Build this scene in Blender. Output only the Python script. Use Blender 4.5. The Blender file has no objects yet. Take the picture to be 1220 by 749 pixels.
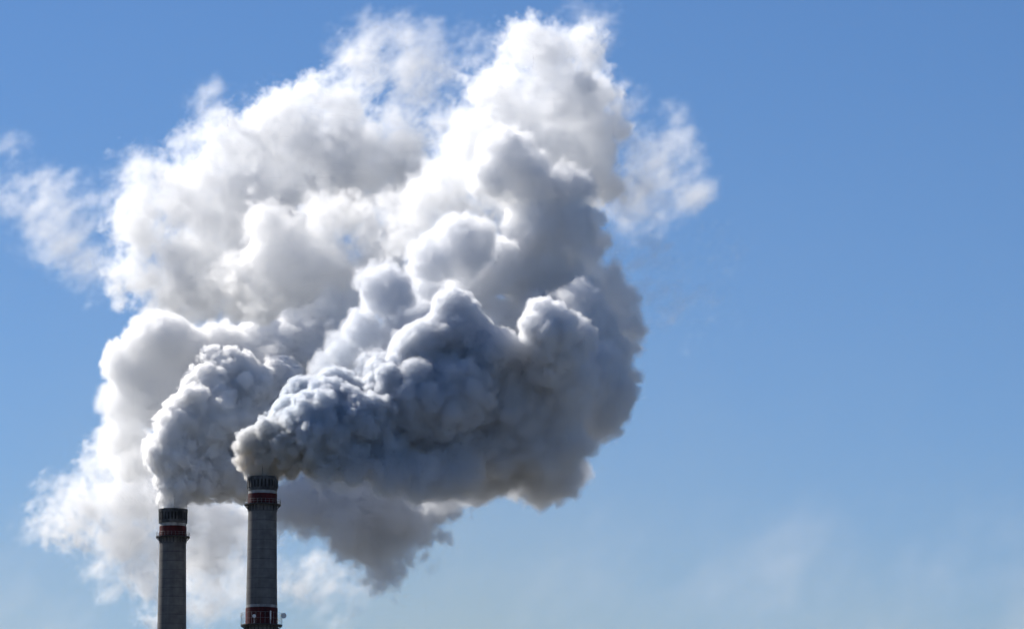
import bpy, bmesh, math, random, time
import numpy as np
from mathutils import Vector

R = math.radians
sc = bpy.context.scene
COL = sc.collection
T0 = time.time()

# ------------------------------------------------------------------ camera
FPX = 610 / math.tan(R(6.25))            # focal length in pixels of the 1220 px wide photograph
PITCH = R(8.99)
CAM = Vector((0, 0, 1.7))
cam = bpy.data.cameras.new('camera')
cam.sensor_width = 36
cam.angle = R(12.5)
cam.clip_start = 1
cam.clip_end = 60000
co = bpy.data.objects.new('camera', cam)
co.location = CAM
co.rotation_euler = (R(90) + PITCH, 0, 0)
COL.objects.link(co)
sc.camera = co

# ------------------------------------------------------------------ light
SUN_AZ = R(50)                            # left of the view direction, behind the smoke
SUN_EL = R(38)
w = bpy.data.worlds.new('World')
sc.world = w
w.use_nodes = True
nt = w.node_tree
nt.nodes.clear()
sky = nt.nodes.new('ShaderNodeTexSky')
sky.sky_type = 'NISHITA'
sky.sun_disc = False
sky.sun_elevation = SUN_EL
sky.sun_rotation = -SUN_AZ
sky.altitude = 0
sky.air_density = 0.85
sky.dust_density = 0.1
sky.ozone_density = 13.0
bg = nt.nodes.new('ShaderNodeBackground')
bg.inputs['Strength'].default_value = 0.071
wo = nt.nodes.new('ShaderNodeOutputWorld')
nt.links.new(sky.outputs[0], bg.inputs[0])
nt.links.new(bg.outputs[0], wo.inputs[0])
sl = bpy.data.lights.new('sun', 'SUN')
sl.energy = 5.0
sl.angle = R(0.5)
sl.color = (1, 0.95, 0.88)
so = bpy.data.objects.new('sun', sl)
sd = Vector((-math.sin(SUN_AZ) * math.cos(SUN_EL), math.cos(SUN_AZ) * math.cos(SUN_EL), math.sin(SUN_EL)))
so.rotation_euler = sd.to_track_quat('Z', 'Y').to_euler()
so.location = (0, 0, 500)
COL.objects.link(so)
vs = sc.view_settings
vs.view_transform = 'Standard'
vs.look = 'None'
vs.exposure = 0.38
vs.gamma = 1
sc.cycles.use_adaptive_sampling = True
sc.cycles.adaptive_threshold = 0.05
sc.cycles.adaptive_min_samples = 16
sc.cycles.use_denoising = True
sc.cycles.max_bounces = 24
sc.cycles.volume_bounces = 20
sc.cycles.diffuse_bounces = 4
sc.cycles.volume_step_rate = 1.5
sc.cycles.volume_max_steps = 1024

YR = 1200.0                               # distance of the near chimney
# ------------------------------------------------------------------ helpers
SP, CP = math.sin(PITCH), math.cos(PITCH)
def at(px, py, Y):
    """world point on the photo ray (px,py of 1220x749) at world depth Y"""
    u, v = (px - 610) / FPX, (374.5 - py) / FPX
    d = Vector((u, CP - v * SP, SP + v * CP))
    return CAM + d * (Y / d.y)

def tag(o, label=None, cat=None, group=None, kind=None):
    if label: o['label'] = label
    if cat: o['category'] = cat
    if group: o['group'] = group
    if kind: o['kind'] = kind
    return o

# ------------------------------------------------------------------ ground
def nodemat(name, rough=0.9, spec=0.2):
    m = bpy.data.materials.new(name); m.use_nodes = True
    t = m.node_tree; b = t.nodes['Principled BSDF']
    b.inputs['Roughness'].default_value = rough
    b.inputs['Specular IOR Level'].default_value = spec
    return m, t, b

def mottled(name, c1, c2, scale, rough=0.9, detail=6, stretch=(1, 1, 1), bump=0.0, spec=0.2):
    m, t, b = nodemat(name, rough, spec)
    tc = t.nodes.new('ShaderNodeTexCoord')
    mp = t.nodes.new('ShaderNodeMapping'); mp.inputs['Scale'].default_value = stretch
    n = t.nodes.new('ShaderNodeTexNoise'); n.inputs['Scale'].default_value = scale; n.inputs['Detail'].default_value = detail
    r = t.nodes.new('ShaderNodeValToRGB')
    r.color_ramp.elements[0].position = 0.35; r.color_ramp.elements[0].color = (*c1, 1)
    r.color_ramp.elements[1].position = 0.65; r.color_ramp.elements[1].color = (*c2, 1)
    t.links.new(tc.outputs['Object'], mp.inputs[0]); t.links.new(mp.outputs[0], n.inputs[0])
    t.links.new(n.outputs[0], r.inputs[0]); t.links.new(r.outputs[0], b.inputs['Base Color'])
    if bump:
        bp = t.nodes.new('ShaderNodeBump'); bp.inputs['Strength'].default_value = bump
        t.links.new(n.outputs[0], bp.inputs['Height']); t.links.new(bp.outputs[0], b.inputs['Normal'])
    return m

def link(name, bm, mat, parent=None, smooth=False):
    me = bpy.data.meshes.new(name); bm.to_mesh(me); bm.free()
    if smooth:
        for p in me.polygons: p.use_smooth = True
    me.materials.append(mat)
    o = bpy.data.objects.new(name, me); COL.objects.link(o)
    if parent: o.parent = parent
    return o

bm = bmesh.new()
bmesh.ops.create_circle(bm, cap_ends=True, segments=96, radius=40000)
tag(link('ground', bm, mottled('winter_field', (0.05, 0.05, 0.04), (0.17, 0.16, 0.14), 0.004)), kind='structure')

# ------------------------------------------------------------------ chimneys
def lathe(bm, prof, seg=64, close=False):
    """rings of (radius, z)"""
    rings = [[bm.verts.new((r * math.cos(2 * math.pi * k / seg), r * math.sin(2 * math.pi * k / seg), z)) for k in range(seg)] for r, z in prof]
    pairs = list(zip(rings, rings[1:])) + ([(rings[-1], rings[0])] if close else [])
    for a, b in pairs:
        for k in range(seg):
            bm.faces.new((a[k], a[(k + 1) % seg], b[(k + 1) % seg], b[k]))

def box(bm, c, size, ang=0.0):
    """box of given size centred at c (in the frame turned by ang about z)"""
    ca, sa = math.cos(ang), math.sin(ang)
    v = []
    for sx in (-.5, .5):
        for sy in (-.5, .5):
            for sz in (-.5, .5):
                x, y, z = c[0] + sx * size[0], c[1] + sy * size[1], c[2] + sz * size[2]
                v.append(bm.verts.new((x * ca - y * sa, x * sa + y * ca, z)))
    for f in ((0, 1, 3, 2), (4, 6, 7, 5), (0, 4, 5, 1), (2, 3, 7, 6), (0, 2, 6, 4), (1, 5, 7, 3)):
        bm.faces.new([v[i] for i in f])

def tube(bm, a, b, r, seg=8):
    a, b = Vector(a), Vector(b)
    q = (b - a).to_track_quat('Z', 'Y')
    rings = [[bm.verts.new(p + q @ Vector((r * math.cos(2 * math.pi * k / seg), r * math.sin(2 * math.pi * k / seg), 0))) for k in range(seg)] for p in (a, b)]
    for k in range(seg):
        bm.faces.new((rings[0][k], rings[0][(k + 1) % seg], rings[1][(k + 1) % seg], rings[1][k]))
    bm.faces.new(rings[0][::-1]); bm.faces.new(rings[1])

def ring_tube(bm, R_, z, r, seg=64, arc=(0, 2 * math.pi)):
    for k in range(seg):
        a0 = arc[0] + (arc[1] - arc[0]) * k / seg; a1 = arc[0] + (arc[1] - arc[0]) * (k + 1) / seg
        tube(bm, (R_ * math.cos(a0), R_ * math.sin(a0), z), (R_ * math.cos(a1), R_ * math.sin(a1), z), r, 6)

def concrete_material():
    """slip formed concrete: lift joints every 2.5 m, streaks of soot, mottling"""
    m, t, b = nodemat('chimney_concrete', 0.9, 0.2)
    N, L = t.nodes.new, t.links.new
    tc = N('ShaderNodeTexCoord')
    sp = N('ShaderNodeSeparateXYZ'); L(tc.outputs['Object'], sp.inputs[0])
    def mth(op, a, bb=None):
        x = N('ShaderNodeMath'); x.operation = op
        for k, v in enumerate((a, bb)):
            if v is None: continue
            if isinstance(v, (int, float)): x.inputs[k].default_value = v
            else: L(v, x.inputs[k])
        return x.outputs[0]
    lift = mth('DIVIDE', sp.outputs[2], 2.5)
    fr = mth('FRACT', lift)
    joint = mth('LESS_THAN', fr, 0.09)
    wn = N('ShaderNodeTexWhiteNoise'); wn.noise_dimensions = '1D'; L(mth('FLOOR', lift), wn.inputs['W'])
    n1 = N('ShaderNodeTexNoise'); n1.inputs['Scale'].default_value = 0.9; n1.inputs['Detail'].default_value = 7; L(tc.outputs['Object'], n1.inputs[0])
    mp = N('ShaderNodeMapping'); mp.inputs['Scale'].default_value = (0.75, 0.75, 0.05); L(tc.outputs['Object'], mp.inputs[0])
    n2 = N('ShaderNodeTexNoise'); n2.inputs['Scale'].default_value = 1.0; n2.inputs['Detail'].default_value = 5; L(mp.outputs[0], n2.inputs[0])
    mp3 = N('ShaderNodeMapping'); mp3.inputs['Scale'].default_value = (0.22, 0.22, 0.55); L(tc.outputs['Object'], mp3.inputs[0])
    n3 = N('ShaderNodeTexNoise'); n3.inputs['Scale'].default_value = 1.0; n3.inputs['Detail'].default_value = 4; L(mp3.outputs[0], n3.inputs[0])
    val = mth('ADD', mth('MULTIPLY', n1.outputs[0], 0.25), mth('MULTIPLY', n2.outputs[0], 0.45))
    val = mth('ADD', val, mth('MULTIPLY', wn.outputs[0], 0.11))
    val = mth('ADD', val, mth('MULTIPLY', n3.outputs[0], 0.42))
    val = mth('SUBTRACT', val, mth('MULTIPLY', joint, mth('MULTIPLY', n3.outputs[0], 0.26)))
    r = N('ShaderNodeValToRGB')
    r.color_ramp.elements[0].position = 0.25; r.color_ramp.elements[0].color = (0.035, 0.036, 0.04, 1)
    r.color_ramp.elements[1].position = 0.85; r.color_ramp.elements[1].color = (0.22, 0.21, 0.20, 1)
    L(val, r.inputs[0]); L(r.outputs[0], b.inputs['Base Color'])
    bp = N('ShaderNodeBump'); bp.inputs['Strength'].default_value = 0.15; bp.inputs['Distance'].default_value = 0.1
    L(val, bp.inputs['Height']); L(bp.outputs[0], b.inputs['Normal'])
    return m

M = dict(concrete=concrete_material(),
         cap=mottled('sooty_concrete', (0.04, 0.042, 0.046), (0.12, 0.12, 0.12), 0.8, stretch=(1, 1, .4)),
         dark=mottled('dark_recess', (0.02, 0.02, 0.022), (0.05, 0.05, 0.05), 0.8),  # backs of the crown recesses, a darker tone than the ribs
         red=mottled('faded_red_paint', (0.032, 0.008, 0.009), (0.10, 0.016, 0.018), 0.7, rough=0.7, stretch=(1, 1, .3)),
         white=mottled('weathered_white_paint', (0.17, 0.17, 0.17), (0.38, 0.38, 0.37), 0.7, rough=0.7, stretch=(1, 1, .3)),
         steel=mottled('painted_steel', (0.03, 0.03, 0.033), (0.08, 0.075, 0.07), 2.0, rough=0.6),
         galv=mottled('galvanised_rail', (0.16, 0.16, 0.16), (0.26, 0.26, 0.26), 2.0, rough=0.5),
         dish=mottled('white_dish_paint', (0.66, 0.66, 0.66), (0.78, 0.78, 0.78), 2.0, rough=0.4))

TWO = 2 * math.pi
def gallery(root, zf, r_in, r_out, n_br, rail_h, drop):
    """walkway ring with brackets under it and a railing"""
    bm = bmesh.new(); lathe(bm, [(r_in - .15, zf), (r_out, zf), (r_out, zf - .28), (r_in - .15, zf - .28)], 72, True)
    link('gallery', bm, M['steel'], root)
    for k in range(n_br):
        bm = bmesh.new(); a = TWO * (k + .5) / n_br
        box(bm, (r_in + .08, 0, zf - .285 - drop / 2), (.2, .34, drop), a)
        tube(bm, Vector((math.cos(a), math.sin(a), 0)) * (r_in + .2) + Vector((0, 0, zf - drop * .8)), Vector((math.cos(a), math.sin(a), 0)) * (r_out - .1) + Vector((0, 0, zf - .33)), .07, 6)
        link('bracket', bm, M['cap'], root)
    bm = bmesh.new()
    npost = 28
    for k in range(npost):
        a = TWO * k / npost
        tube(bm, ((r_out - .08) * math.cos(a), (r_out - .08) * math.sin(a), zf), ((r_out - .08) * math.cos(a), (r_out - .08) * math.sin(a), zf + rail_h), .035, 6)
    for h in (.5, 1.0): ring_tube(bm, r_out - .08, zf + rail_h * h, .03, 56)
    link('railing', bm, M['galv'], root)

def chimney(px, py_top, Y, r_top, rc, label, rows, rod_az):
    top = at(px, py_top, Y)
    Z = lambda py: at(px, py, Y).z
    root = bpy.data.objects.new('chimney', None); COL.objects.link(root)
    root.location = (top.x, Y, 0)
    tag(root, label, 'chimney', 'power station chimneys')
    H = top.z
    zr = lambda z: r_top - 0.22 + (H - z) * 0.0135 + max(0.0, (H - 45 - z)) ** 1.3 * 0.008
    cap_b = Z(py_top + 16.5)
    # shaft
    bm = bmesh.new()
    zs = [0] + list(np.linspace(4, cap_b, 60))
    lathe(bm, [(zr(z), z) for z in zs], 96)
    link('shaft', bm, M['concrete'], root, True)
    # crown: flared rim over a row of recesses
    zt, z1, z2 = H, Z(py_top + 4), Z(py_top + 13.0)
    bm = bmesh.new()
    lathe(bm, [(r_top - .55, zt - 6), (r_top - .55, zt), (rc + .02, zt), (rc + .05, zt - .5), (rc, z1), (r_top - .12, z1 - .003)], 96)
    lathe(bm, [(r_top - .12, z2 + .003), (rc - .02, z2), (rc - .06, cap_b), (r_top - .1, cap_b - .002)], 96)
    nr = 26
    for k in range(nr):
        box(bm, (r_top + .02, 0, (z1 + z2) / 2), (.38, .52, z1 - z2 + .01), TWO * k / nr)
    cr = link('crown', bm, M['cap'], root)
    bm = bmesh.new(); lathe(bm, [(r_top - .13, z2 - .2), (r_top - .13, z1 + .2)], 96)
    link('recess_band', bm, M['dark'], cr)
    # painted bands
    def band(name, p0, p1, mat, proud):
        a, b = Z(p0), Z(p1)
        bm = bmesh.new()
        lathe(bm, [(zr(a) + .01, a + .002), (zr(a) + proud, a), (zr(b) + proud, b), (zr(b) + .01, b - .002)], 96)
        return link(name, bm, mat, root, False)
    band('white_band', py_top + 16.6, py_top + 20.3, M['white'], .06)
    band('red_band', py_top + 20.4, py_top + 31.8, M['red'], .14)
    gallery(root, Z(py_top + 32.5), zr(Z(py_top + 32.5)), r_top + .95, 24, 1.15, 1.5)
    if rows:
        band('white_band', 720.6, 723.8, M['white'], .05)
        band('red_band', 723.9, 743.4, M['red'], .10)
        zf = Z(744)
        gallery(root, zf, zr(zf), r_top + 1.6, 24, 3.0, 1.3)
        # aerials on the lower gallery
        ro = r_top + 1.6
        bm = bmesh.new()
        c = Vector((ro + .35, -.4, Z(733)))
        tube(bm, c + Vector((0, .28, 0)), c + Vector((0, -.28, 0)), .70, 24)
        tube(bm, (ro - .1, -.3, zf), (ro - .1, -.3, Z(730)), .06, 8)
        link('drum_aerial', bm, M['dish'], root)
        bm = bmesh.new()
        c = Vector(((305.5 - px) * Y / FPX, -math.sqrt(max(0, ro**2 - ((305.5 - px) * Y / FPX)**2)) - .1, Z(735.5)))
        tube(bm, c + Vector((0, .25, 0)), c + Vector((0, -.25, 0)), .46, 24)
        tube(bm, (c.x, c.y + .15, zf), (c.x, c.y + .15, c.z), .05, 8)
        link('round_aerial', bm, M['dish'], root)
        bm = bmesh.new()
        x = (325 - px) * Y / FPX
        yy = -math.sqrt(ro**2 - x * x) - .08
        box(bm, (x, yy, Z(734)), (.30, .18, Z(729) - Z(739)))
        tube(bm, (x, yy + .15, zf), (x, yy + .15, Z(729)), .05, 8)
        link('panel_aerial', bm, M['dish'], root)
    for a in rod_az:
        bm = bmesh.new()
        p = Vector((math.cos(a), math.sin(a), 0)) * (rc + .1)
        tube(bm, p + Vector((0, 0, H - 3)), p + Vector((0, 0, H + 2.4)), .05, 6)
        link('lightning_rod', bm, M['steel'], root)
    print('chimney height', H)
    return root

chimney(313, 568, YR, 3.78, 3.86, 'nearer grey concrete chimney with a second red band and aerials low on its shaft', True, [R(-88), R(3), R(177), R(60), R(120)])
chimney(206.3, 606.5, YR + 100, 3.80, 4.05, 'left grey concrete chimney with only one red band, just under its rim', False, [R(-80), R(-20), R(200), R(60), R(120)])

# ------------------------------------------------------------------ smoke

# px, py, radius px, metres behind the near chimney
LOBES = {
 'R': {
  'A': [(313,566,16,0),(303,558,15,0),(322,560,15,0),(296,550,17,0),(318,545,24,0),(300,528,22,0),(326,520,28,0),(345,545,26,0),(375,540,30,0),(410,540,34,2),(450,535,40,6),(350,500,33,4),(375,505,40,-2),(395,490,42,4),(425,500,36,0),(450,505,36,4),(340,530,26,-2),(400,530,36,0),
        (400,465,30,14),(360,470,26,14),(470,465,40,8)],
  'M': [(470,460,45,10),(500,480,52,6),(500,425,50,14),(540,405,56,16),(535,475,58,8),(575,430,55,16),(600,470,55,20),(450,440,34,18),
        (652,396,43,7),(682,402,32,16),(660,430,44,14)],
  'B': [(660,460,58,22),(700,450,58,36),(715,470,50,40),(650,520,65,28),(700,490,52,42),(650,550,55,38),(655,570,38,40),(610,540,55,34),(590,530,60,30),(560,560,45,36),(388,562,24,-3),(422,564,28,-3),(460,566,34,0),(502,566,38,4),(545,562,42,12),(375,505,36,13),(395,490,40,19),(350,507,28,10),(425,500,40,20),(360,522,28,15),(460,495,42,26),(410,520,36,16),(450,525,40,22),(490,520,40,26),(440,470,40,26),
        (620,490,62,24),(500,535,42,14),(545,525,52,18),(590,520,56,22),(470,540,36,16),(705,405,48,50),(715,430,48,52),(690,375,46,46),(740,450,28,54),
        (604,182,38,60),(585,210,34,58),(630,215,40,62),(668,232,42,66),(692,222,24,62),(690,270,36,60),(705,303,15,50),(640,270,46,64),
        (552,292,44,50),(510,312,34,46),(595,318,44,62),(640,330,56,68),(680,345,40,68),(560,345,44,64),
        (640,385,46,62),(590,385,42,62),(505,352,34,50),(462,350,43,30),(490,378,34,36),(432,394,34,28),(408,420,30,28),(390,440,26,30),(480,405,40,30)],
  'S': [(650,72,60,100),(690,62,45,102),(625,55,44,100),(600,120,60,98),(660,140,76,102),(712,140,44,106),(565,190,65,92),(640,205,82,102),(705,205,42,104),(535,230,52,90),(720,90,28,106),
        (500,270,50,86),(582,252,40,84)],
  'D': [(690,290,45,76),(720,350,40,72),(725,395,42,70),
        (700,185,44,116),(718,225,30,114),(690,125,44,120),(735,150,22,116),
        (450,635,56,92),(455,675,36,94),(485,600,62,86),(420,605,62,88),(370,595,50,90),(540,565,52,62),(515,612,36,74),(340,600,34,90),(430,560,56,100),(500,565,48,98)],
 },
 'L': {
  'A': [(206,604,15,100),(198,592,14,100),(214,593,16,100),(195,572,16,100),(215,578,26,100),(222,555,34,102),(205,540,36,100),(240,575,28,104),(262,565,34,108),(285,560,40,112),(235,520,42,106),(255,500,44,106),(212,505,30,100),(230,485,30,102),(290,500,44,112),(250,460,34,110),(300,470,38,112),(270,440,26,112),(252,425,16,114),(285,450,34,114),(335,465,40,118),(330,500,45,118),(310,530,50,120)],
  'M': [(188,408,46,132),(225,425,44,138),(160,440,42,134),(265,420,42,140),(310,425,44,136),(350,410,46,134),(380,425,46,130),(415,405,42,130)],
  'B': [(148,480,40,134),(145,520,36,136),(160,550,36,140),(200,470,55,134),
        (400,375,42,134),(340,440,46,130),(440,345,34,128)],
  'S': [(312,268,40,150),(300,320,45,150),(335,335,58,154),(390,265,44,146),(428,262,40,146),(395,320,60,150),(458,272,36,146),(447,308,60,150),(345,290,40,156),(480,255,40,150),
        (388,130,48,200),(330,165,65,202),(275,190,52,200),(230,245,72,200),(175,265,52,202),(160,325,42,200),(300,270,90,204),(400,200,90,204),(470,200,62,204),
        (330,330,85,202),(230,340,72,200),
        (105,606,50,170),(66,622,32,170),(155,590,55,170),(150,640,44,172),(180,690,36,172),(240,660,46,172),(300,640,38,172),(195,730,28,174),(215,600,60,170),(265,620,48,170),(150,520,40,160),(118,562,34,168),(135,545,40,166),(185,660,36,172),(235,640,40,172)],
  'C': [(440,90,48,200),(485,100,46,200),(520,135,42,202),(480,150,55,202),(530,90,30,202),(235,180,40,200),(170,215,40,200),(250,140,24,200),(45,628,20,170),(75,590,24,170),(130,690,22,172),(230,715,34,172),(300,680,26,172),(380,680,32,170),(362,705,22,172),(260,690,30,174),(130,665,30,174)],
 },
}
# thin veils: px, py, radius px, depth, strength
WISPS = {
 'L': [(55,250,62,190,1),(25,225,40,190,.9),(95,290,50,190,1),(20,180,26,190,.35),(120,240,40,192,.8),(432,55,45,200,.8),(490,70,55,200,.9),(260,130,40,200,.7),(170,210,40,200,.7),(120,330,40,190,.6),(110,640,50,175,.6),(400,700,45,175,.7),(280,680,60,178,.8)],
 'R': [(785,185,52,122,1),(820,220,38,122,.9),(765,240,52,118,.9),(800,140,26,122,.8),(745,130,34,122,.9),(850,290,46,96,.18),(820,380,60,90,.17),(770,340,60,80,.5),(760,300,40,84,.6),(700,30,45,90,.6),(560,60,40,86,.6),(520,660,40,70,.5)],
}
#        sigma  ramp  child ratio, n, grand ratio, n, soft noise amp, bump amp, core depth
CLS = {'A': (1.80, 0.6, 0.42, 26, 0.42, 12, 0.25, 0.34, 2.2),
       'M': (1.10, 0.9, 0.44, 22, 0.40, 9, 0.40, 0.20, 3.2),
       'B': (0.62, 2.0, 0.38, 26, 0.40, 8, 0.70, 0.22, 5.0),
       'S': (0.20, 4.5, 0.48, 18, 0.45, 8, 1.70, 0.80, 11.0),
       'D': (0.45, 3.0, 0.42, 20, 0.42, 8, 1.30, 0.50, 7.0),
       'C': (0.09, 6.0, 0.50, 14, 0.45, 8, 3.00, 0.60, 40.0)}

def noise_tile(n, vox, seed, lam, beta=None, band=None, streak=None):
    """periodic random field: power law below wavelength lam, or one band of wavelengths round it"""
    rng = np.random.default_rng(seed)
    f = np.fft.rfftn(rng.standard_normal((n, n, n), dtype=np.float32)).astype(np.complex64)
    q = np.fft.fftfreq(n, vox)
    k2 = (q[:, None, None]**2 + q[None, :, None]**2 + np.fft.rfftfreq(n, vox)[None, None, :]**2).astype(np.float32)
    if streak:
        d = np.array(streak[:3]) / np.linalg.norm(streak[:3])
        along = (q[:, None, None] * d[0] + q[None, :, None] * d[1] + np.fft.rfftfreq(n, vox)[None, None, :] * d[2]).astype(np.float32)
        k2 = k2 + (streak[3]**2 - 1) * along**2
    if band:
        f *= np.exp(-(np.log(np.sqrt(k2) * lam + 1e-6) / band)**2)
    else:
        f *= (k2 + (1 / lam)**2)**(-beta / 2)
    f[0, 0, 0] = 0
    a = np.fft.irfftn(f, (n, n, n)).astype(np.float32)
    return a / a.std()

def tiled(t, shape, off):
    n = t.shape[0]
    ix = [(np.arange(shape[i]) + off[i]) % n for i in range(3)]
    return t[np.ix_(*ix)]

def dirs(n, rng):
    i = np.arange(n) + 0.5
    ph = np.arccos(1 - 2 * i / n)
    th = math.pi * (1 + 5**0.5) * i + rng.uniform(0, 6.28)
    d = np.stack([np.cos(th) * np.sin(ph), np.sin(th) * np.sin(ph), np.cos(ph)], 1)
    d += rng.normal(0, 0.25, d.shape)
    return d / np.linalg.norm(d, axis=1)[:, None]

class Field:
    def __init__(s, lo, hi, vox, pad):
        s.lo, s.vox, s.pad = np.array(lo), vox, pad
        s.n = tuple(int(math.ceil((hi[i] - lo[i]) / vox)) + 1 for i in range(3))
        s.f = np.full(s.n, pad, np.float32)
    def val(s, c):
        i = np.clip(np.round((c - s.lo) / s.vox).astype(int), 0, np.array(s.n) - 1)
        return s.f[tuple(i)]
    def splat(s, c, r, k):
        a = np.maximum(np.floor((c - r - s.pad - s.lo) / s.vox).astype(int), 0)
        b = np.minimum(np.ceil((c + r + s.pad - s.lo) / s.vox).astype(int) + 1, s.n)
        if (b <= a).any(): return
        ax = [(s.lo[i] + np.arange(a[i], b[i]) * s.vox - c[i]).astype(np.float32)**2 for i in range(3)]
        d = np.sqrt(ax[0][:, None, None] + ax[1][None, :, None] + ax[2][None, None, :]) - np.float32(r)
        v = s.f[a[0]:b[0], a[1]:b[1], a[2]:b[2]]
        if k > 0:
            h = np.maximum(k - np.abs(v - d), 0)
            np.minimum(v, d, out=v)
            v -= h * h * np.float32(0.25 / k)
        else:
            np.minimum(v, d, out=v)

def lobes_world(ls):
    out = []
    for px, py, r, dep in ls:
        Y = YR + dep
        out.append((np.array(at(px, py, Y)), r * Y / FPX))
    return out

TILES = {}
def tiles(vox):
    if vox not in TILES:
        n = 192
        TILES[vox] = (noise_tile(n, vox, 5, 24.0, beta=1.85), np.abs(noise_tile(n, vox, 6, 7.0, band=0.55)) - 0.8,
                      np.abs(noise_tile(n, vox, 7, 2.8, band=0.5)) - 0.8,
                      noise_tile(n, vox, 8, 22.0, beta=1.75, streak=(1, 0.2, 0.75, 1.8)))
    return TILES[vox]

def build_sdf(ls, cls, lo, hi, vox, seed):
    sig, ramp, r1, n1, r2, n2, amp, bump, cd = CLS[cls]
    rng = np.random.default_rng(seed)
    F = Field(lo, hi, vox, 2.0 + amp * 2.5)
    W = lobes_world(ls)
    kids = []
    for c, r in W: F.splat(c, r * 0.86, r * 0.06)
    for c, r in W:
        for d in dirs(n1, rng):
            rr = r * r1 * rng.uniform(0.45, 1.15)
            p = c + d * (r * 1.0 - rr * rng.uniform(0.72, 1.05))
            if F.val(p) > -rr * 0.7: kids.append((p, rr))
    for c, r in kids: F.splat(c, r, r * 0.08)
    gk = []
    for c, r in kids:
        for d in dirs(n2, rng):
            rr = r * r2 * rng.uniform(0.45, 1.15)
            p = c + d * (r - rr * rng.uniform(0.3, 0.75))
            if F.val(p) > -rr * 0.6: gk.append((p, rr))
    for c, r in gk: F.splat(c, r, r * 0.08)
    off = rng.integers(0, 192, 3)
    f, m, q, st = tiles(vox)
    if cls == 'C': f = st
    F.f += amp * tiled(f, F.n, off) * np.clip((F.pad - F.f) / (0.35 * F.pad), 0, 1)
    F.f -= bump * tiled(m, F.n, off + 31)
    F.f -= bump * (0.75 if cls in 'AM' else 0.45) * tiled(q, F.n, off + 77)
    return F.f

def wisp_field(ws, lo, n, vox, seed, peak):
    rng = np.random.default_rng(seed)
    out = np.zeros(n, np.float32)
    for px, py, r, dep, st in ws:
        Y = YR + dep
        c = np.array(at(px, py, Y)); r = r * Y / FPX * 1.25
        a = np.maximum(np.floor((c - r - lo) / vox).astype(int), 0)
        b = np.minimum(np.ceil((c + r - lo) / vox).astype(int) + 1, n)
        if (b <= a).any(): continue
        ax = [((lo[i] + np.arange(a[i], b[i]) * vox - c[i]) / r).astype(np.float32)**2 for i in range(3)]
        d = np.clip(1 - (ax[0][:, None, None] + ax[1][None, :, None] + ax[2][None, None, :]), 0, 1)
        v = out[a[0]:b[0], a[1]:b[1], a[2]:b[2]]
        np.maximum(v, d * st, out=v)
    g = tiled(tiles(vox)[3], n, rng.integers(0, 192, 3))
    e = np.clip(out * 1.5 + 0.55 * g - 0.55, 0, None)
    return np.clip(e * e * 0.9, 0, 1.5) * peak * np.clip(out * 5, 0, 1)

def voxel_image(name, a):
    """the voxel values of one smoke body, four neighbours in z per pixel, kept in memory for the node tree"""
    nx, ny, nz = a.shape
    q = -(-nz // 4)
    buf = np.zeros((nx, ny, q * 4), np.float32)
    buf[:, :, :nz] = a
    im = bpy.data.images.new(name, ny * q, nx, alpha=True, float_buffer=True, is_data=True)
    im.alpha_mode = 'CHANNEL_PACKED'
    im.pixels.foreach_set(buf.ravel())
    im.update()
    return im, q

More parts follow.
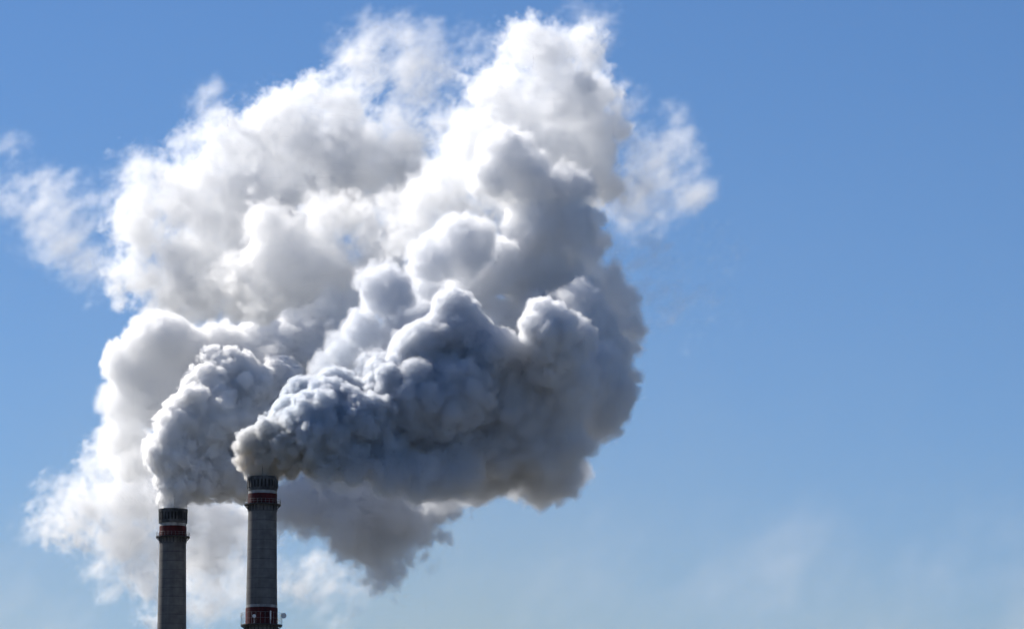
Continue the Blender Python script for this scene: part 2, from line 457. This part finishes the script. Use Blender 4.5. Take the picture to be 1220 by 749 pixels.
def volume_tree(name, a, lo, hi, to_mesh=None, mat=None):
    n = a.shape
    im, q = voxel_image(name, a)
    g = bpy.data.node_groups.new(name, 'GeometryNodeTree')
    g.interface.new_socket('Geometry', in_out='INPUT', socket_type='NodeSocketGeometry')
    g.interface.new_socket('Geometry', in_out='OUTPUT', socket_type='NodeSocketGeometry')
    N = lambda t: g.nodes.new(t)
    L = g.links.new
    N('NodeGroupInput')
    go = N('NodeGroupOutput')
    pos = N('GeometryNodeInputPosition')
    sub = N('ShaderNodeVectorMath'); sub.operation = 'SUBTRACT'
    L(pos.outputs[0], sub.inputs[0]); sub.inputs[1].default_value = lo
    mul = N('ShaderNodeVectorMath'); mul.operation = 'MULTIPLY'
    L(sub.outputs[0], mul.inputs[0]); mul.inputs[1].default_value = [(n[i] - 1) / (hi[i] - lo[i]) for i in range(3)]
    sep = N('ShaderNodeSeparateXYZ'); L(mul.outputs[0], sep.inputs[0])
    def fm(op, x, y=None, z=None):
        m = N('ShaderNodeMath'); m.operation = op
        for k, v in enumerate((x, y, z)):
            if v is None: continue
            if isinstance(v, (int, float)): m.inputs[k].default_value = v
            else: L(v, m.inputs[k])
        return m.outputs[0]
    ix, iy, iz = (fm('FLOOR', fm('ADD', sep.outputs[k], 0.5)) for k in range(3))
    iq = fm('FLOOR', fm('DIVIDE', fm('ADD', iz, 0.1), 4.0))
    ch = fm('SUBTRACT', iz, fm('MULTIPLY', iq, 4.0))
    u = fm('DIVIDE', fm('ADD', fm('MULTIPLY_ADD', iy, float(q), iq), 0.5), float(n[1] * q))
    v = fm('DIVIDE', fm('ADD', ix, 0.5), float(n[0]))
    uv = N('ShaderNodeCombineXYZ'); L(u, uv.inputs[0]); L(v, uv.inputs[1])
    tx = N('GeometryNodeImageTexture'); tx.interpolation = 'Closest'; tx.extension = 'EXTEND'
    tx.inputs['Image'].default_value = im
    L(uv.outputs[0], tx.inputs['Vector'])
    sc_ = N('FunctionNodeSeparateColor'); L(tx.outputs['Color'], sc_.inputs[0])
    tot = None
    for k, so_ in enumerate((sc_.outputs[0], sc_.outputs[1], sc_.outputs[2], tx.outputs['Alpha'])):
        p = fm('MULTIPLY', so_, fm('COMPARE', ch, float(k), 0.3))
        tot = p if tot is None else fm('ADD', tot, p)
    vc = N('GeometryNodeVolumeCube')
    vc.inputs['Min'].default_value = lo; vc.inputs['Max'].default_value = hi
    for k in range(3): vc.inputs['Resolution ' + 'XYZ'[k]].default_value = n[k]
    vc.inputs['Background'].default_value = 0.0
    L(tot, vc.inputs['Density'])
    out = vc.outputs[0]
    if to_mesh is not None:
        vm = N('GeometryNodeVolumeToMesh')
        vm.inputs['Threshold'].default_value = to_mesh
        L(out, vm.inputs['Volume']); out = vm.outputs[0]
    if mat:
        sm = N('GeometryNodeSetMaterial'); sm.inputs['Material'].default_value = mat
        L(out, sm.inputs['Geometry']); out = sm.outputs[0]
    L(out, go.inputs[0])
    return g

def volume_object(name, a, lo, mat, vox, parent=None):
    hi = lo + (np.array(a.shape) - 1) * vox
    vd = bpy.data.volumes.new(name)
    vd.materials.append(mat)
    o = bpy.data.objects.new(name, vd); COL.objects.link(o)
    o.parent = parent
    o.modifiers.new('voxels', 'NODES').node_group = volume_tree(name, a, lo, hi, mat=mat)
    return o

def iso_mesh(a, lo, vox, level):
    hi = lo + (np.array(a.shape) - 1) * vox
    me = bpy.data.meshes.new('tmp'); tmp = bpy.data.objects.new('tmp', me); COL.objects.link(tmp)
    g = volume_tree('tmp', a, lo, hi, to_mesh=level)
    tmp.modifiers.new('gn', 'NODES').node_group = g
    dg = bpy.context.evaluated_depsgraph_get()
    real = bpy.data.meshes.new_from_object(tmp.evaluated_get(dg))
    bpy.data.objects.remove(tmp); bpy.data.meshes.remove(me); bpy.data.node_groups.remove(g)
    for im in [i for i in bpy.data.images if i.users == 0]: bpy.data.images.remove(im)
    return real

def smoke_material(name, color, aniso, mouth=None, scale=1.0):
    """steam; mouth = [point, (distance, colour) ...]: soot brown by the flue, then shade put in as dark blue-grey, then pale"""
    m = bpy.data.materials.new(name); m.use_nodes = True
    t = m.node_tree; t.nodes.clear()
    o = t.nodes.new('ShaderNodeOutputMaterial')
    v = t.nodes.new('ShaderNodeVolumePrincipled')
    v.inputs['Color'].default_value = (*color, 1)
    v.inputs['Anisotropy'].default_value = aniso
    v.inputs['Density'].default_value = scale
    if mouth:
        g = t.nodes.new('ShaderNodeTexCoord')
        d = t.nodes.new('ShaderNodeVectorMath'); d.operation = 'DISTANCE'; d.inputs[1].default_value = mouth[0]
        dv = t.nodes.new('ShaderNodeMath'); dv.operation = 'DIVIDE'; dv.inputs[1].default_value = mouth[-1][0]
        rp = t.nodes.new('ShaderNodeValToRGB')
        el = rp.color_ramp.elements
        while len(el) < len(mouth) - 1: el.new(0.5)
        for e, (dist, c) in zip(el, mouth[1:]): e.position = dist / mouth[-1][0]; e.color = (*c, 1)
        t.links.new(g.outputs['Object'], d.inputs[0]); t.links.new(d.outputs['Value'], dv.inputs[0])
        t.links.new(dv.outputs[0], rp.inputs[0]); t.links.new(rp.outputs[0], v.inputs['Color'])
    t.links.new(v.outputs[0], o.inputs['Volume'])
    return m

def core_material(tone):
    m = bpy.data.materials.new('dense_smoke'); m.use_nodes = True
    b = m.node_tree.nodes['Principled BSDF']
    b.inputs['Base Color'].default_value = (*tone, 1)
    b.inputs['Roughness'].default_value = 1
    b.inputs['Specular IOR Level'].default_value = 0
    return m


def plume(key, vox, seed, mat, core_tone, label, cat):
    wmat = smoke_material('loose_vapour', (0.985, 0.985, 0.985), 0.42, scale=0.01)
    allw = [x for c in LOBES[key].values() for x in lobes_world(c)]
    lo = np.min([c - r * 1.2 - 4 for c, r in allw], 0)
    hi = np.max([c + r * 1.2 + 4 for c, r in allw], 0)
    n = Field(lo, lo + 1, vox, 1)
    dens = core = None
    for q, cls in enumerate(LOBES[key]):
        sdf = build_sdf(LOBES[key][cls], cls, lo, hi, vox, seed + q * 10)
        sig, ramp, cd = CLS[cls][0], CLS[cls][1], CLS[cls][8]
        if key == 'L' and cls in 'MB': sig, ramp, cd = sig * 0.5, ramp * 1.3, cd * 1.7      # the further plume is thinner
        d = np.clip(-sdf / ramp, 0, 1); d = d * d * (3 - 2 * d) * sig
        if cls in 'SC':
            d *= np.clip(1 + 0.55 * tiled(tiles(vox)[0], sdf.shape, (50, 90, 20)), 0.15, 2.2)
        dens = d if dens is None else np.maximum(dens, d)
        st = max(1, round(1.2 / vox))
        c = -(sdf[::st, ::st, ::st] + cd)
        core = c if core is None else np.maximum(core, c)
    n = dens.shape
    print(key, 'grid', n, n[0]*n[1]*n[2]/1e6, 'M', round(time.time() - T0, 1))
    real = iso_mesh(np.clip(core, -3, 3) + 5, lo, vox * st, 5.0)
    bm = bmesh.new(); bm.from_mesh(real)
    bm.verts.ensure_lookup_table()
    seen, comps = set(), []
    for v in bm.verts:
        if v.index in seen: continue
        comp, stack = [], [v]; seen.add(v.index)
        while stack:
            x = stack.pop(); comp.append(x)
            for e in x.link_edges:
                y = e.other_vert(x)
                if y.index not in seen: seen.add(y.index); stack.append(y)
        comps.append(comp)
    comps.sort(key=len, reverse=True)
    print('core pieces', [len(c) for c in comps], round(time.time() - T0, 1))
    for c in comps[1:]:
        bmesh.ops.delete(bm, geom=c, context='VERTS')
    bm.to_mesh(real); bm.free()
    for p in real.polygons: p.use_smooth = True
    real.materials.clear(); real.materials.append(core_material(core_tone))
    real.name = 'smoke_plume'
    top = bpy.data.objects.new('smoke_plume', real); COL.objects.link(top)
    tag(top, label, cat)
    volume_object('smoke_billow', dens, lo, mat, vox, top)
    ww = WISPS[key]
    c = [np.array(at(x, y, YR + d)) for x, y, r, d, st in ww]; rr = [r * (YR + d) / FPX * 1.3 for x, y, r, d, st in ww]
    wl = np.min([a - b for a, b in zip(c, rr)], 0); wh = np.max([a + b for a, b in zip(c, rr)], 0)
    wv = 1.0
    wn = tuple(int(x) for x in np.ceil((wh - wl) / wv).astype(int) + 1)
    volume_object('smoke_wisp', wisp_field(ww, wl, wn, wv, seed + 5, 6.0), wl, wmat, wv, top)
    print('done', key, round(time.time() - T0, 1))

VOX = 0.4
mouth = at(310, 562, YR)
plume('R', VOX, 11, smoke_material('sooty_shaded_steam', (0.965, 0.967, 0.972), 0.45, [mouth, (0, (0.935, 0.908, 0.865)), (7, (0.90, 0.888, 0.868)), (17, (0.86, 0.888, 0.92)), (58, (0.90, 0.913, 0.935)), (85, (0.955, 0.96, 0.97)), (150, (0.982, 0.983, 0.985))]), (0.58, 0.58, 0.59), 'grey shaded smoke plume billowing right from the nearer chimney with aerials', 'smoke')  # brown soot at the mouth, then the plume's shade painted in as blue-grey
plume('L', VOX, 77, smoke_material('white_steam', (0.988, 0.988, 0.988), 0.40), (0.85, 0.85, 0.85), 'white sunlit smoke plume rising from the left chimney and spreading behind both', 'smoke')

# thin distant cloud low on the right
CW = [(1100,690,120,1800,1),(1040,715,80,1800,1),(1150,640,80,1800,.9),(1200,720,90,1800,.9),(960,735,80,1800,.7),(1070,640,60,1800,.6),(880,760,160,1800,.45),(700,770,160,1800,.45),(480,770,150,1800,.4),(60,760,170,1800,.5),(1000,790,200,1800,.55)]
cc = [np.array(at(x, y, YR + d)) for x, y, r, d, q in CW]; rr = [r * (YR + d) / FPX * 1.3 for x, y, r, d, q in CW]
wl = np.min([a - b for a, b in zip(cc, rr)], 0); wh = np.max([a + b for a, b in zip(cc, rr)], 0)
TILES[5.0] = tuple(TILES[VOX])
wn = tuple(int(x) for x in np.ceil((wh - wl) / 5.0).astype(int) + 1)
tag(volume_object('thin_cloud', wisp_field(CW, wl, wn, 5.0, 303, 1.9), wl, smoke_material('thin_vapour', (0.99, 0.99, 0.99), 0.2, scale=0.001), 5.0), kind='stuff')

# smog lying over the plain far behind the works
hv = 25.0
hl = np.array((-1600.0, 3600.0, 0.0)); hn = (129, 41, 45)
hx, hy, hz = (hl[i] + np.arange(hn[i]) * hv for i in range(3))
fade = np.clip(1.25 - np.abs(hx) / 1500, 0, 1)[:, None, None] * np.sin(np.linspace(0, math.pi, hn[1]))[None, :, None]
low = np.exp(-np.maximum(hz - 330, 0) / 160)[None, None, :] * np.clip((1080 - hz) / 300, 0, 1)[None, None, :]
hz_noise = np.clip(1 + 0.35 * tiled(TILES[VOX][0], hn, (7, 40, 11)), 0.2, 2)
tag(volume_object('distant_haze', (0.58 * fade * low * hz_noise).astype(np.float32), hl, smoke_material('smog', (0.90, 0.83, 0.48), 0.0, scale=0.001), hv), kind='stuff')
